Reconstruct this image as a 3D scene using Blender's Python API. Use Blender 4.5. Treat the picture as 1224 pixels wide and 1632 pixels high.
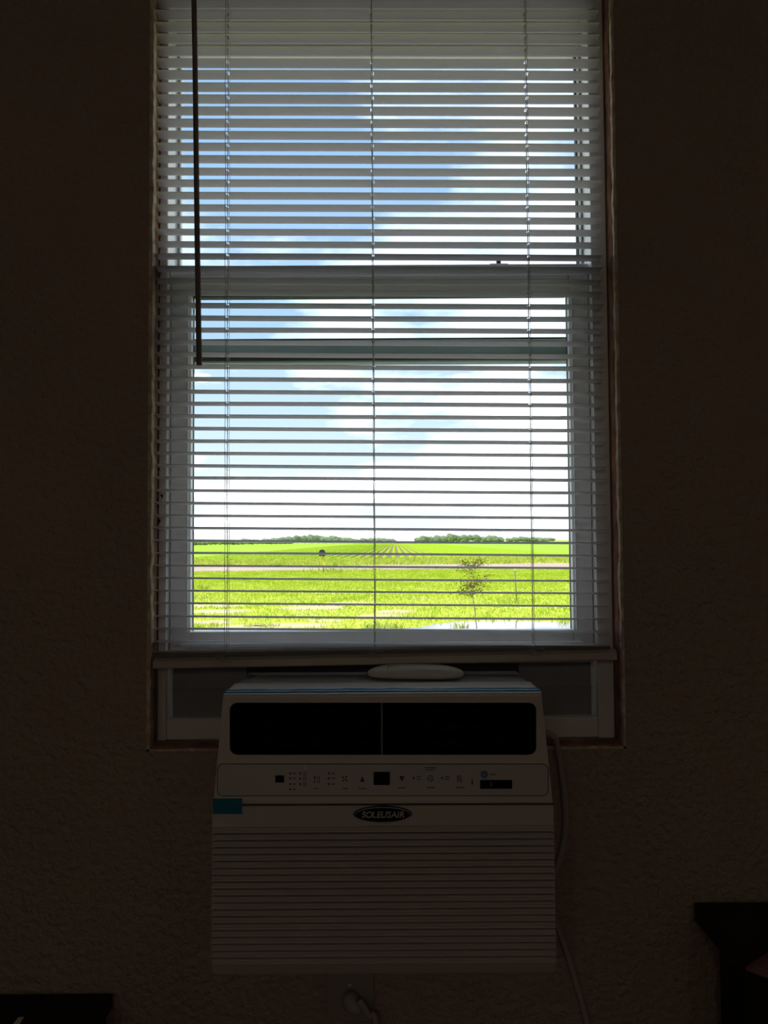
import bpy, bmesh, math, random
import numpy as np
from mathutils import Vector, Matrix, Euler, noise

for o in list(bpy.data.objects): bpy.data.objects.remove(o)
S = bpy.context.scene
C = S.collection
R = math.radians
random.seed(7); rng = np.random.default_rng(7)

# ------------------------------------------------------------------ camera
EYE = Vector((0.0, 0.0, 1.15)); FPX = 1226.0
cd = bpy.data.cameras.new('camera'); cam = bpy.data.objects.new('camera', cd); C.objects.link(cam)
cd.sensor_fit = 'VERTICAL'; cd.sensor_height = 36.0; cd.lens = FPX / 1632.0 * 36.0
cd.clip_start = 0.02; cd.clip_end = 6000
ROT = Euler((R(90 + 2.15), 0, 0)).to_matrix() @ Matrix.Rotation(R(-0.35), 3, 'Z')
cam.location = EYE; cam.rotation_euler = ROT.to_euler()
S.camera = cam

# ------------------------------------------------------------------ world: daytime sky with broken cloud
W = bpy.data.worlds.new('sky'); S.world = W; W.use_nodes = True
nt = W.node_tree; N = nt.nodes; L = nt.links
for n in list(N): N.remove(n)
out = N.new('ShaderNodeOutputWorld'); bg = N.new('ShaderNodeBackground'); L.new(bg.outputs[0], out.inputs[0])
tc = N.new('ShaderNodeTexCoord'); sep = N.new('ShaderNodeSeparateXYZ'); L.new(tc.outputs['Generated'], sep.inputs[0])
ramp = N.new('ShaderNodeValToRGB'); L.new(sep.outputs[2], ramp.inputs[0])
cr = ramp.color_ramp
cr.elements[0].position = 0.0; cr.elements[0].color = (0.86, 0.87, 0.93, 1)
cr.elements[1].position = 1.0; cr.elements[1].color = (0.13, 0.26, 0.58, 1)
for p, c in ((0.06, (0.78, 0.84, 0.93, 1)), (0.16, (0.57, 0.73, 0.92, 1)), (0.30, (0.43, 0.61, 0.89, 1)), (0.42, (0.34, 0.53, 0.82, 1)), (0.55, (0.28, 0.46, 0.76, 1))):
    e = cr.elements.new(p); e.color = c
mx = N.new('ShaderNodeMath'); mx.operation = 'MAXIMUM'; L.new(sep.outputs[2], mx.inputs[0]); mx.inputs[1].default_value = 0.0
ad = N.new('ShaderNodeMath'); ad.operation = 'ADD'; L.new(mx.outputs[0], ad.inputs[0]); ad.inputs[1].default_value = 0.16
cmb = N.new('ShaderNodeCombineXYZ')
for i in (0, 1):
    d = N.new('ShaderNodeMath'); d.operation = 'DIVIDE'; L.new(sep.outputs[i], d.inputs[0]); L.new(ad.outputs[0], d.inputs[1]); L.new(d.outputs[0], cmb.inputs[i])
mp = N.new('ShaderNodeMapping'); mp.inputs['Location'].default_value = (3.1, 0.4, 0.0); L.new(cmb.outputs[0], mp.inputs[0])
cn = N.new('ShaderNodeTexNoise'); cn.inputs['Scale'].default_value = 0.95; cn.inputs['Detail'].default_value = 7; cn.inputs['Roughness'].default_value = 0.56
L.new(mp.outputs[0], cn.inputs['Vector'])
cmask = N.new('ShaderNodeValToRGB'); cmask.color_ramp.elements[0].position = 0.45; cmask.color_ramp.elements[1].position = 0.68
L.new(cn.outputs[0], cmask.inputs[0])
mix = N.new('ShaderNodeMixRGB'); L.new(cmask.outputs[0], mix.inputs[0]); L.new(ramp.outputs[0], mix.inputs[1]); mix.inputs[2].default_value = (2.2, 2.12, 2.16, 1)
L.new(mix.outputs[0], bg.inputs[0]); bg.inputs[1].default_value = 0.93

# ------------------------------------------------------------------ sun (behind the house, over the roof)
sd = bpy.data.lights.new('sun', 'SUN'); sd.energy = 4.3; sd.angle = R(0.6); sd.color = (1.0, 0.95, 0.84)
sun = bpy.data.objects.new('sun', sd); C.objects.link(sun)
sun.rotation_euler = Vector((0.72, 0.28, -0.88)).to_track_quat('-Z', 'Y').to_euler(); sun.location = (-4, -6, 9)

# ------------------------------------------------------------------ exposure
vs = S.view_settings
vs.view_transform = 'Standard'; vs.look = 'None'; vs.exposure = 0.5; vs.gamma = 1.0; vs.use_curve_mapping = False

# ------------------------------------------------------------------ helpers
def ray(px, py):
    return ROT @ Vector(((px - 612) / FPX, (816 - py) / FPX, -1.0))
def P(px, py, Y):                      # point at depth Y
    d = ray(px, py); return EYE + d * (Y / d.y)
GZ = -0.45
def G(px, py, z=GZ):                   # point on the ground outside
    d = ray(px, py); return EYE + d * ((z - EYE.z) / d.z)

def mat(name, col, rough=0.6, spec=0.4, metal=0.0, noise_amt=0.0, nscale=30.0, bump=0.0, bscale=200.0, col2=None, detail=4, coat=0.0, bdist=0.002):
    m = bpy.data.materials.new(name); m.use_nodes = True
    nt = m.node_tree; b = nt.nodes['Principled BSDF']
    b.inputs['Roughness'].default_value = rough; b.inputs['Metallic'].default_value = metal
    b.inputs['Specular IOR Level'].default_value = spec; b.inputs['Coat Weight'].default_value = coat
    b.inputs['Base Color'].default_value = (*col, 1)
    t = nt.nodes.new('ShaderNodeTexCoord')
    if col2 is None: col2 = tuple(c * (1 - noise_amt) for c in col)
    n = nt.nodes.new('ShaderNodeTexNoise'); n.inputs['Scale'].default_value = nscale; n.inputs['Detail'].default_value = detail
    nt.links.new(t.outputs['Object'], n.inputs['Vector'])
    r = nt.nodes.new('ShaderNodeValToRGB'); r.color_ramp.elements[0].position = 0.38; r.color_ramp.elements[1].position = 0.64
    r.color_ramp.elements[0].color = (*col2, 1); r.color_ramp.elements[1].color = (*col, 1)
    nt.links.new(n.outputs[0], r.inputs[0]); nt.links.new(r.outputs[0], b.inputs['Base Color'])
    if bump:
        n2 = nt.nodes.new('ShaderNodeTexNoise'); n2.inputs['Scale'].default_value = bscale; n2.inputs['Detail'].default_value = 3
        nt.links.new(t.outputs['Object'], n2.inputs['Vector'])
        bp = nt.nodes.new('ShaderNodeBump'); bp.inputs['Strength'].default_value = bump; bp.inputs['Distance'].default_value = bdist
        nt.links.new(n2.outputs[0], bp.inputs['Height']); nt.links.new(bp.outputs[0], b.inputs['Normal'])
    return m

def emit(name, col, s):
    m = bpy.data.materials.new(name); m.use_nodes = True
    b = m.node_tree.nodes['Principled BSDF']
    b.inputs['Base Color'].default_value = (0.8, 0.8, 0.8, 1); b.inputs['Emission Color'].default_value = (*col, 1); b.inputs['Emission Strength'].default_value = s
    return m

def translucent(name, col, tcol, fac, rough=0.4, gl=0.06):
    m = bpy.data.materials.new(name); m.use_nodes = True; nt = m.node_tree
    for n in list(nt.nodes): nt.nodes.remove(n)
    o = nt.nodes.new('ShaderNodeOutputMaterial'); d = nt.nodes.new('ShaderNodeBsdfDiffuse'); t = nt.nodes.new('ShaderNodeBsdfTranslucent')
    g = nt.nodes.new('ShaderNodeBsdfGlossy'); g.inputs['Roughness'].default_value = rough
    a = nt.nodes.new('ShaderNodeMixShader'); b = nt.nodes.new('ShaderNodeMixShader')
    tcn = nt.nodes.new('ShaderNodeTexCoord'); nz = nt.nodes.new('ShaderNodeTexNoise'); nz.inputs['Scale'].default_value = 6
    nt.links.new(tcn.outputs['Object'], nz.inputs['Vector'])
    mr = nt.nodes.new('ShaderNodeMixRGB'); mr.inputs[1].default_value = (*[c * 0.9 for c in col], 1); mr.inputs[2].default_value = (*col, 1)
    nt.links.new(nz.outputs[0], mr.inputs[0]); nt.links.new(mr.outputs[0], d.inputs[0])
    t.inputs[0].default_value = (*tcol, 1)
    a.inputs[0].default_value = fac; b.inputs[0].default_value = gl
    nt.links.new(d.outputs[0], a.inputs[1]); nt.links.new(t.outputs[0], a.inputs[2]); nt.links.new(a.outputs[0], b.inputs[1]); nt.links.new(g.outputs[0], b.inputs[2])
    nt.links.new(b.outputs[0], o.inputs[0]); return m

def glass(name, tint, ior=1.5, boost=1.0):
    m = bpy.data.materials.new(name); m.use_nodes = True; nt = m.node_tree
    for n in list(nt.nodes): nt.nodes.remove(n)
    o = nt.nodes.new('ShaderNodeOutputMaterial'); t = nt.nodes.new('ShaderNodeBsdfTransparent'); g = nt.nodes.new('ShaderNodeBsdfGlossy')
    g.inputs['Roughness'].default_value = 0.0; t.inputs[0].default_value = (*tint, 1)
    f = nt.nodes.new('ShaderNodeFresnel'); f.inputs[0].default_value = ior
    m_ = nt.nodes.new('ShaderNodeMixShader'); nt.links.new(f.outputs[0], m_.inputs[0]); nt.links.new(t.outputs[0], m_.inputs[1]); nt.links.new(g.outputs[0], m_.inputs[2])
    nt.links.new(m_.outputs[0], o.inputs[0]); return m

ORG = {}
def link(name, me, m, parent, origin):
    o = bpy.data.objects.new(name, me); C.objects.link(o)
    if m is not None and not me.materials: me.materials.append(m)
    ORG[o.name] = Vector(origin)
    o.location = Vector(origin) - (ORG[parent.name] if parent else Vector((0, 0, 0)))
    if parent: o.parent = parent
    return o
def mk(name, verts, faces, m, parent=None, smooth=False):
    vs_ = [Vector(v) for v in verts]
    lo = [min(v[i] for v in vs_) for i in range(3)]; hi = [max(v[i] for v in vs_) for i in range(3)]
    org = Vector(((lo[0] + hi[0]) / 2, (lo[1] + hi[1]) / 2, lo[2]))
    me = bpy.data.meshes.new(name); me.from_pydata([v - org for v in vs_], [], faces)
    bm = bmesh.new(); bm.from_mesh(me); bmesh.ops.recalc_face_normals(bm, faces=bm.faces); bm.to_mesh(me); bm.free()
    if smooth:
        for p in me.polygons: p.use_smooth = True
    return link(name, me, m, parent, org)
def from_bm(name, bm, m, parent=None, smooth=False):
    me = bpy.data.meshes.new(name)
    lo = [min(v.co[i] for v in bm.verts) for i in range(3)]; hi = [max(v.co[i] for v in bm.verts) for i in range(3)]
    org = Vector(((lo[0] + hi[0]) / 2, (lo[1] + hi[1]) / 2, lo[2]))
    for v in bm.verts: v.co -= org
    bm.to_mesh(me); bm.free()
    if smooth:
        for p in me.polygons: p.use_smooth = True
    return link(name, me, m, parent, org)
BF = [(0, 1, 3, 2), (4, 6, 7, 5), (0, 4, 5, 1), (2, 3, 7, 6), (0, 2, 6, 4), (1, 5, 7, 3)]
def bm_box(bm, x0, x1, y0, y1, z0, z1, bev=0.0, seg=2):
    vs_ = [bm.verts.new((x, y, z)) for x in (x0, x1) for y in (y0, y1) for z in (z0, z1)]
    fs = [bm.faces.new([vs_[i] for i in f]) for f in BF]
    bmesh.ops.recalc_face_normals(bm, faces=fs)
    if bev:
        es = list({e for f in fs for e in f.edges})
        bmesh.ops.bevel(bm, geom=es, offset=bev, segments=seg, affect='EDGES', profile=0.5)
def box(name, x0, x1, y0, y1, z0, z1, m, parent=None, bev=0.0, seg=2):
    bm = bmesh.new(); bm_box(bm, min(x0, x1), max(x0, x1), min(y0, y1), max(y0, y1), min(z0, z1), max(z0, z1), bev, seg)
    return from_bm(name, bm, m, parent)
def tube_geo(pts, r, seg=8, cap=True, vs_=None, fs=None):
    vs_ = [] if vs_ is None else vs_; fs = [] if fs is None else fs
    pts = [Vector(p) for p in pts]; base = len(vs_); n = len(pts); rr = r if isinstance(r, (list, tuple)) else [r] * n
    up = Vector((0.123, 0.31, 0.94)).normalized()
    for i, p in enumerate(pts):
        t = (pts[min(i + 1, n - 1)] - pts[max(i - 1, 0)]).normalized()
        a = t.cross(up)
        if a.length < 1e-3: a = t.cross(Vector((1, 0, 0)))
        a.normalize(); b = t.cross(a)
        for k in range(seg):
            an = 2 * math.pi * k / seg; vs_.append(p + (a * math.cos(an) + b * math.sin(an)) * rr[i])
    for i in range(n - 1):
        for k in range(seg):
            k2 = (k + 1) % seg; fs.append((base + i * seg + k, base + i * seg + k2, base + (i + 1) * seg + k2, base + (i + 1) * seg + k))
    if cap:
        fs.append(tuple(base + k for k in range(seg))[::-1]); fs.append(tuple(base + (n - 1) * seg + k for k in range(seg)))
    return vs_, fs
def tube(name, pts, r, m, parent=None, seg=8, smooth=True):
    v, f = tube_geo(pts, r, seg); return mk(name, v, f, m, parent, smooth)
def spline(pts, n=12):
    pts = [Vector(p) for p in pts]; q = [pts[0] * 2 - pts[1]] + pts + [pts[-1] * 2 - pts[-2]]; o = []
    for i in range(1, len(q) - 2):
        for k in range(n):
            t = k / n; a, b, c, d = q[i - 1], q[i], q[i + 1], q[i + 2]
            o.append(0.5 * ((2 * b) + (c - a) * t + (2 * a - 5 * b + 4 * c - d) * t * t + (3 * b - a - 3 * c + d) * t ** 3))
    return o + [pts[-1]]
def prism_x(name, prof, x0, x1, m, parent=None, tilt=0.0):
    n = len(prof); v = [(x0, y, z) for y, z in prof] + [(x1, y, z + tilt) for y, z in prof]
    f = [(i, (i + 1) % n, n + (i + 1) % n, n + i) for i in range(n)] + [tuple(range(n))[::-1], tuple(range(n, 2 * n))]
    return mk(name, v, f, m, parent)
def empty(name, loc, parent=None):
    o = bpy.data.objects.new(name, None); C.objects.link(o); o.empty_display_size = 0.05
    ORG[o.name] = Vector(loc); o.location = Vector(loc) - (ORG[parent.name] if parent else Vector((0, 0, 0)))
    if parent: o.parent = parent
    return o
def tag(o, label, cat, group=None, kind=None):
    o['label'] = label; o['category'] = cat
    if group: o['group'] = group
    if kind: o['kind'] = kind
    return o
def struct(o, label=None):
    o['kind'] = 'structure'
    if label: o['label'] = label
    return o

# ------------------------------------------------------------------ materials
M = {}
M['wall'] = mat('wall_paint', (0.53, 0.43, 0.345), 0.75, 0.3, noise_amt=0.10, nscale=3, bump=1.0, bscale=80, bdist=.012)
M['room'] = mat('room_paint', (0.56, 0.48, 0.40), 0.8, 0.2, noise_amt=0.06, nscale=3, bump=0.6, bscale=110)
M['ceil'] = mat('ceiling_paint', (0.62, 0.58, 0.52), 0.9, 0.1, noise_amt=0.05, nscale=4)
M['floor'] = mat('floor_carpet', (0.09, 0.07, 0.06), 0.95, 0.1, noise_amt=0.35, nscale=60)
M['reveal'] = mat('raw_reveal', (0.50, 0.25, 0.16), 0.85, 0.2, col2=(0.26, 0.11, 0.075), nscale=18, bump=0.8, bscale=60)
M['bead'] = mat('cracked_plaster', (0.92, 0.85, 0.76), 0.9, 0.1, col2=(0.66, 0.50, 0.40), nscale=55, bump=1.0, bscale=150)
M['vinyl'] = mat('window_vinyl', (0.91, 0.90, 0.88), 0.45, 0.4, noise_amt=0.04, nscale=9)
M['vinyl_dirt'] = mat('window_vinyl_sash', (0.92, 0.92, 0.91), 0.4, 0.4, noise_amt=0.05, nscale=14)
M['rail_backlit'] = mat('meeting_rail_backlit', (0.30, 0.37, 0.33), 0.5, 0.4, noise_amt=0.15, nscale=9)  # backlit shade and glass tint put into the rail's colour
M['fleck'] = mat('dirt_fleck', (0.06, 0.03, 0.02), 0.8, 0.2, noise_amt=0.3)
M['gasket'] = mat('glazing_gasket', (0.05, 0.06, 0.055), 0.6, 0.3, noise_amt=0.2)
M['glass'] = glass('pane_glass', (0.92, 0.975, 0.965))
M['glass_up'] = glass('upper_pane_glass', (0.93, 0.985, 0.97))
M['slat'] = translucent('blind_slat', (0.87, 0.83, 0.79), (0.80, 0.77, 0.74), 0.24)
M['rail'] = mat('blind_rail', (0.68, 0.62, 0.56), 0.45, 0.4, noise_amt=0.05)
M['cord'] = mat('blind_cord', (0.62, 0.59, 0.53), 0.9, 0.1, noise_amt=0.15, nscale=300)
M['wand'] = mat('blind_wand', (0.26, 0.22, 0.195), 0.35, 0.5, noise_amt=0.1)
M['ac'] = mat('ac_white_plastic', (0.72, 0.69, 0.66), 0.42, 0.45, noise_amt=0.03, nscale=5)
M['ac_top'] = mat('ac_film_plastic', (0.70, 0.68, 0.65), 0.18, 0.6, noise_amt=0.03, nscale=5, bump=0.35, bscale=14, coat=0.5)
M['ac_panel'] = mat('ac_panel_grey', (0.58, 0.56, 0.56), 0.35, 0.5, noise_amt=0.04, nscale=5)
M['ac_dark'] = mat('ac_vent_black', (0.012, 0.012, 0.013), 0.7, 0.1, noise_amt=0.2)
M['black'] = mat('black_print', (0.02, 0.02, 0.022), 0.45, 0.4, noise_amt=0.1)
M['chrome'] = mat('badge_chrome', (0.85, 0.85, 0.84), 0.35, 0.6, metal=0.35)
M['badge'] = mat('badge_black', (0.010, 0.010, 0.011), 0.15, 0.5, noise_amt=0.1)
M['display'] = mat('display_black', (0.006, 0.006, 0.007), 0.6, 0.1, noise_amt=0.1)
M['post_grey'] = mat('vent_post_grey', (0.22, 0.21, 0.20), 0.5, 0.4, noise_amt=0.1)
M['tape'] = mat('blue_tape', (0.03, 0.28, 0.50), 0.25, 0.5, noise_amt=0.15, nscale=40)
M['blue'] = mat('blue_dot', (0.05, 0.16, 0.52), 0.4, 0.4, noise_amt=0.05)
M['curtain'] = mat('filler_panel', (0.30, 0.31, 0.35), 0.5, 0.4, noise_amt=0.06)
M['remote'] = mat('remote_plastic', (0.78, 0.76, 0.72), 0.4, 0.4, noise_amt=0.03)
M['powercord'] = mat('power_cord', (0.55, 0.53, 0.50), 0.5, 0.4, noise_amt=0.05)
M['plate'] = mat('outlet_plate', (0.42, 0.39, 0.35), 0.4, 0.4, noise_amt=0.04)
M['furn'] = mat('black_furniture', (0.018, 0.015, 0.014), 0.5, 0.3, noise_amt=0.3, nscale=12)
M['lamp'] = emit('lamp_glow', (1.0, 0.84, 0.69), 24.0)

# ------------------------------------------------------------------ the room
YW = 1.27; YO = 1.42
OX0 = P(238.5, 900, YW).x; OX1 = P(989, 900, YW).x; OZ0 = P(612, 1191, YW).z; OZ1 = P(612, -160, YW).z
RX0, RX1, RY0, RZ1 = -1.75, 1.95, -3.95, 2.46
def wall_with_hole(name, m):
    xs = [RX0 - .12, OX0, OX1, RX1 + .12]; zs = [GZ + .02, OZ0, OZ1, RZ1 + .12]
    v = []; f = []
    for y in (YW, YO):
        for z in zs:
            for x in xs: v.append((x, y, z))
    for s in (0, 16):
        for j in range(3):
            for i in range(3):
                if i == 1 and j == 1: continue
                a = s + j * 4 + i; f.append((a, a + 1, a + 5, a + 4))
    for a, b in ((5, 6), (6, 10), (10, 9), (9, 5), (0, 1), (1, 2), (2, 3), (3, 7), (7, 11), (11, 15), (15, 14), (14, 13), (13, 12), (12, 8), (8, 4), (4, 0)):
        f.append((a, b, b + 16, a + 16))
    return mk(name, v, f, m)
struct(wall_with_hole('wall_front', M['wall']), 'tan textured wall around the window')
struct(box('wall_left', RX0 - .12, RX0, RY0 - .12, YW, -.02, RZ1 + .1, M['room']))
struct(box('wall_right', RX1, RX1 + .12, RY0 - .12, YW, -.02, RZ1 + .1, M['room']))
struct(box('wall_back', RX0, RX1, RY0 - .12, RY0, -.02, RZ1 + .1, M['room']))
struct(box('floor', RX0, RX1, RY0, YW, -.12, 0, M['floor']))
struct(box('ceiling', RX0, RX1, RY0, YW, RZ1, RZ1 + .12, M['ceil']))

# raw reveal lining the opening (four boards, uneven) and the cracked plaster edge
YF = 1.305                              # window frame inner face
tr = empty('trim_1', (0, YW, OZ0)); struct(tr, 'bare reddish-brown reveal lining the window opening')
def ragged(name, p0, p1, inward, m, parent, w0=.003, w1=.006, y0=YW - .002, y1=YF, n=60, seed=0):
    p0 = Vector(p0); p1 = Vector(p1); inward = Vector(inward); v = []; f = []
    for i in range(n + 1):
        p = p0.lerp(p1, i / n); w = w0 + (w1 - w0) * (0.5 + 0.5 * noise.noise(Vector((i * .35, seed, 1.7))) + 0.25 * noise.noise(Vector((i * 1.3, seed, 4.2))))
        for y in (y0, y1):
            for q in (Vector((0, 0, 0)), inward * max(w, .001)): v.append(Vector((p.x, y, p.z)) + q)
    for i in range(n):
        a = i * 4; b = a + 4
        f += [(a, b, b + 1, a + 1), (a + 2, a + 3, b + 3, b + 2), (a + 1, b + 1, b + 3, a + 3), (a, a + 2, b + 2, b)]
    f += [(0, 1, 3, 2), (n * 4, n * 4 + 2, n * 4 + 3, n * 4 + 1)]
    return mk(name, v, f, m, parent)
ragged('board', (OX0, 0, OZ0), (OX0, 0, OZ1), (1, 0, 0), M['reveal'], tr, w0=.001, w1=.003, y0=YW + .0145, seed=1)
ragged('board', (OX1, 0, OZ0), (OX1, 0, OZ1), (-1, 0, 0), M['reveal'], tr, w0=.001, w1=.003, y0=YW + .0105, seed=2)
ragged('board', (OX0, 0, OZ0), (OX1, 0, OZ0), (0, 0, 1), M['reveal'], tr, w0=.002, w1=.003, y0=YW + .004, seed=3)
ragged('board', (OX0, 0, OZ1), (OX1, 0, OZ1), (0, 0, -1), M['reveal'], tr, w0=.002, w1=.003, y0=YW + .004, seed=4)
tb = empty('trim_2', (0, YW, OZ0)); struct(tb, 'pale cracked plaster edge around the opening')
ragged('edge_strip', (OX0 - .0035, 0, OZ0 - .004), (OX0 - .0035, 0, OZ1), (1, 0, 0), M['bead'], tb, w0=.004, w1=.0085, y0=YW - .002, y1=YW + .014, n=160, seed=5)
ragged('edge_strip', (OX1 + .0035, 0, OZ0 - .004), (OX1 + .0035, 0, OZ1), (-1, 0, 0), M['bead'], tb, w0=.003, w1=.0065, y0=YW - .002, y1=YW + .010, n=160, seed=6)
ragged('edge_strip', (OX0 - .004, 0, OZ0 - .004), (OX1 + .004, 0, OZ0 - .004), (0, 0, 1), M['bead'], tb, w0=.002, w1=.005, y0=YW - .002, y1=YW + .003, n=160, seed=7)

# ------------------------------------------------------------------ window
win = empty('window_1', ((OX0 + OX1) / 2, YF, OZ0)); struct(win, 'white vinyl single-hung window with raised lower sash')
YL0, YL1 = 1.322, 1.347                 # lower sash
YU0, YU1 = 1.356, 1.382                 # upper light
LX0 = P(271, 800, YL0).x; LX1 = P(943, 800, YL0).x          # lower sash outer
LGX0 = P(304, 800, YL0).x; LGX1 = P(911, 800, YL0).x        # lower glass
UX0 = P(282, 250, YU0).x; UX1 = P(921, 250, YU0).x          # upper glass
zt0 = P(612, 467, YL0).z; zt1 = P(612, 423, YL0).z          # lower sash top rail
zb0 = P(612, 1058, YL0).z; zb1 = P(612, 1005, YL0).z        # lower sash bottom rail
zsill = P(612, 1142, YL0).z
ztop = P(612, 86, YU0).z                                     # underside of head
zu0 = P(612, 577, YU0).z; zu1 = P(612, 541, YU0).z           # upper light bottom rail
e = .004
# outer frame
box('frame_jamb', OX0 + e, LX0 - .001, YF, YU1 + .02, OZ0 + e, OZ1 - e, M['vinyl'], win, .0015)
box('frame_jamb', LX1 + .001, OX1 - e, YF, YU1 + .02, OZ0 + e, OZ1 - e, M['vinyl'], win, .0015)
box('frame_head', LX0 - .001, LX1 + .001, YF, YU1 + .02, ztop + .075, OZ1 - e, M['vinyl'], win, .0015)
sl = box('frame_sill', LX0 - .001, LX1 + .001, YF + .004, YU1 + .02, OZ0 + e, zsill, M['vinyl'], win, .002)
# upper fixed light
up = empty('upper_sash', ((UX0 + UX1) / 2, YU0, zu0), win)
box('stile', LX0 + .0, UX0, YU0, YU1, zu0, ztop + .075, M['vinyl'], up, .002)
box('stile', UX1, LX1 - .0, YU0, YU1, zu0, ztop + .075, M['vinyl'], up, .002)
box('top_rail', UX0, UX1, YU0, YU1, ztop, ztop + .075, M['vinyl'], up, .002)
box('bottom_rail', UX0, UX1, YU0, YU1, zu0, zu1, M['rail_backlit'], up, .003)
for x0, x1 in ((UX0, UX0 + .0022), (UX1 - .0022, UX1)):
    box('gasket', x0, x1, YU0 + .004, YU1 - .010, zu1, ztop, M['gasket'], up)
for x in (UX0 - .0022, UX0 - .0105, UX1 + .0022, UX1 + .0105):
    box('glazing_bead', x - .0012, x + .0012, YU0 - .004, YU0 + .002, zt1 + .002, ztop, M['vinyl'], up, .0006)
box('gasket', UX0 + .003, UX1 - .003, YU0 + .006, YU1 - .006, zu1, zu1 + .004, M['gasket'], up)
box('weather_strip', UX0, UX1, YU0 - .0065, YU0 - .0005, zu0 + .002, zu0 + .010, M['gasket'], up)
ym = (YU0 + YU1) / 2
mk('pane', [(UX0, ym, zu1), (UX1, ym, zu1), (UX1, ym, ztop), (UX0, ym, ztop)], [(0, 1, 2, 3)], M['glass_up'], up)
# lower sash, raised to clear the air conditioner
lo = empty('lower_sash', ((LX0 + LX1) / 2, YL0, zb0), win)
box('stile', LX0, LGX0, YL0, YL1, zb0, zt1, M['vinyl_dirt'], lo, .0025)
box('stile', LGX1, LX1, YL0, YL1, zb0, zt1, M['vinyl_dirt'], lo, .0025)
box('top_rail', LGX0, LGX1, YL0, YL1, zt0, zt1, M['vinyl_dirt'], lo, .0025)
box('top_rail_lip', LX0, LX1, YL0 - .007, YL0, zt1 - .020, zt1 - .001, M['vinyl_dirt'], lo, .002)
box('bottom_rail', LGX0, LGX1, YL0, YL1, zb0, zb1, M['vinyl_dirt'], lo, .0025)
box('lift_rail', LX0 + .02, LX1 - .02, YL0 - .010, YL0, zb1 - .026, zb1 - .019, M['vinyl_dirt'], lo, .002)
for x0, x1 in ((LGX0, LGX0 + .0014), (LGX1 - .0014, LGX1)):
    box('gasket', x0, x1, YL1 - .011, YL1 - .007, zb1, zt0, M['gasket'], lo)
box('gasket', LGX0 + .003, LGX1 - .003, YL0 + .004, YL1 - .004, zt0 - .004, zt0, M['gasket'], lo)
for x0, x1 in ((LGX0 - .006, LGX0 - .004), (LGX1 + .004, LGX1 + .006)):
    box('glazing_bead', x0, x1, YL0 - .003, YL0 + .002, zb1, zt0, M['vinyl'], lo, .0008)
ym = (YL0 + YL1) / 2
mk('pane', [(LGX0, ym, zb1), (LGX1, ym, zb1), (LGX1, ym, zt0), (LGX0, ym, zt0)], [(0, 1, 2, 3)], M['glass'], lo)
# dead insects and chips stuck to the left jamb
for i, (px, py) in enumerate(((252, 748), (250, 758), (249, 771), (258, 791), (250, 795), (250, 806), (253, 831), (252, 880))):
    c = P(px, py, YF - .0008); rr_ = random.Random(i); pts_ = []
    for k in range(9):
        a = k * 2 * math.pi / 9; q = rr_.uniform(.0012, .0048); pts_.append((c.x + .7 * q * math.cos(a), c.z + 1.2 * q * math.sin(a)))
    mk('dirt_fleck', [(x, YF - .0014, z) for x, z in pts_] + [(x, YF + .0004, z) for x, z in pts_], [tuple(range(9))] + [(k, (k + 1) % 9, 9 + (k + 1) % 9, 9 + k) for k in range(9)], M['fleck'], win)
# sash lock on the meeting rail
xl = P(796, 410, YL0).x
lk = box('sash_lock', xl - .016, xl + .016, YL0 + .004, YL1 - .004, zt1, zt1 + .004, M['vinyl'], lo, .001)
box('lock_lever', xl - .0035, xl + .0035, YL0 + .006, YL0 + .018, zt1 + .004, zt1 + .014, M['black'], lk, .0015)

# ------------------------------------------------------------------ mini blind
YB = 1.2885; SW = .0125                 # slat centre depth, half width
SX0 = P(243, 600, YB - SW).x; SX1 = P(966, 600, YB - SW).x
SL = SX1 - SX0; SXC = (SX0 + SX1) / 2
zref = P(612, 864.5, YB).z; pitch = (P(612, 784.5, YB).z - P(612, 864.5, YB).z) / 4
cordx = [P(362, 700, YB).x, P(596, 700, YB).x, P(846, 700, YB).x]
bl = empty('window_blind', (SXC, YB, P(612, 1058, YB).z))
tag(bl, 'half-open off-white mini blind with dark wand hanging in the window', 'blind')
ztopb = OZ1 - .006
box('headrail', SX0 - .001, SX1 + .001, YB - .0165, YB + .013, ztopb - .026, ztopb, M['rail'], bl, .002)
def slat_mesh(sag=0.0):
    nx = [ -SL / 2, -SL / 2 + .0015]
    for c in cordx: nx += [c - SXC - .0022, c - SXC + .0022]
    nx += [SL / 2 - .0015, SL / 2]
    for k in range(13): nx.append(-SL / 2 + SL * (k + .5) / 13)
    nx = sorted(nx); us = [-1, -.8, -.6, -.36, -.12, .12, .36, .6, .8, 1]
    holes = [(c - SXC) for c in cordx]; v = []; f = []
    for side in (0, 1):
        for x in nx:
            endk = 1.0 if SL / 2 - abs(x) > .001 else .86
            for u in us:
                y = u * SW * endk; z = .0030 * (1 - u * u) - (.00028 if side else 0) + sag * (1 - (2 * x / SL) ** 2)
                v.append((x, y, z))
    nu = len(us); tot = len(nx) * nu
    def hole(i, j):
        xm = (nx[i] + nx[i + 1]) / 2
        return j in (3, 4, 5) and any(abs(xm - h) < .001 for h in holes)
    for i in range(len(nx) - 1):
        for j in range(nu - 1):
            if hole(i, j): continue
            a = i * nu + j; f.append((a, a + nu, a + nu + 1, a + 1)); b = a + tot; f.append((b, b + 1, b + nu + 1, b + nu))
    for i in range(len(nx) - 1):
        for j in (0, nu - 1):
            a = i * nu + j; f.append((a, a + nu, a + nu + tot, a + tot))
    for i in (0, len(nx) - 1):
        for j in range(nu - 1):
            a = i * nu + j; f.append((a, a + 1, a + 1 + tot, a + tot))
    me = bpy.data.meshes.new('slat'); me.from_pydata(v, [], f); me.materials.append(M['slat'])
    for p in me.polygons: p.use_smooth = True
    return me
sm = [slat_mesh(s) for s in (0.0, .0006, -.0006)]
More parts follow.
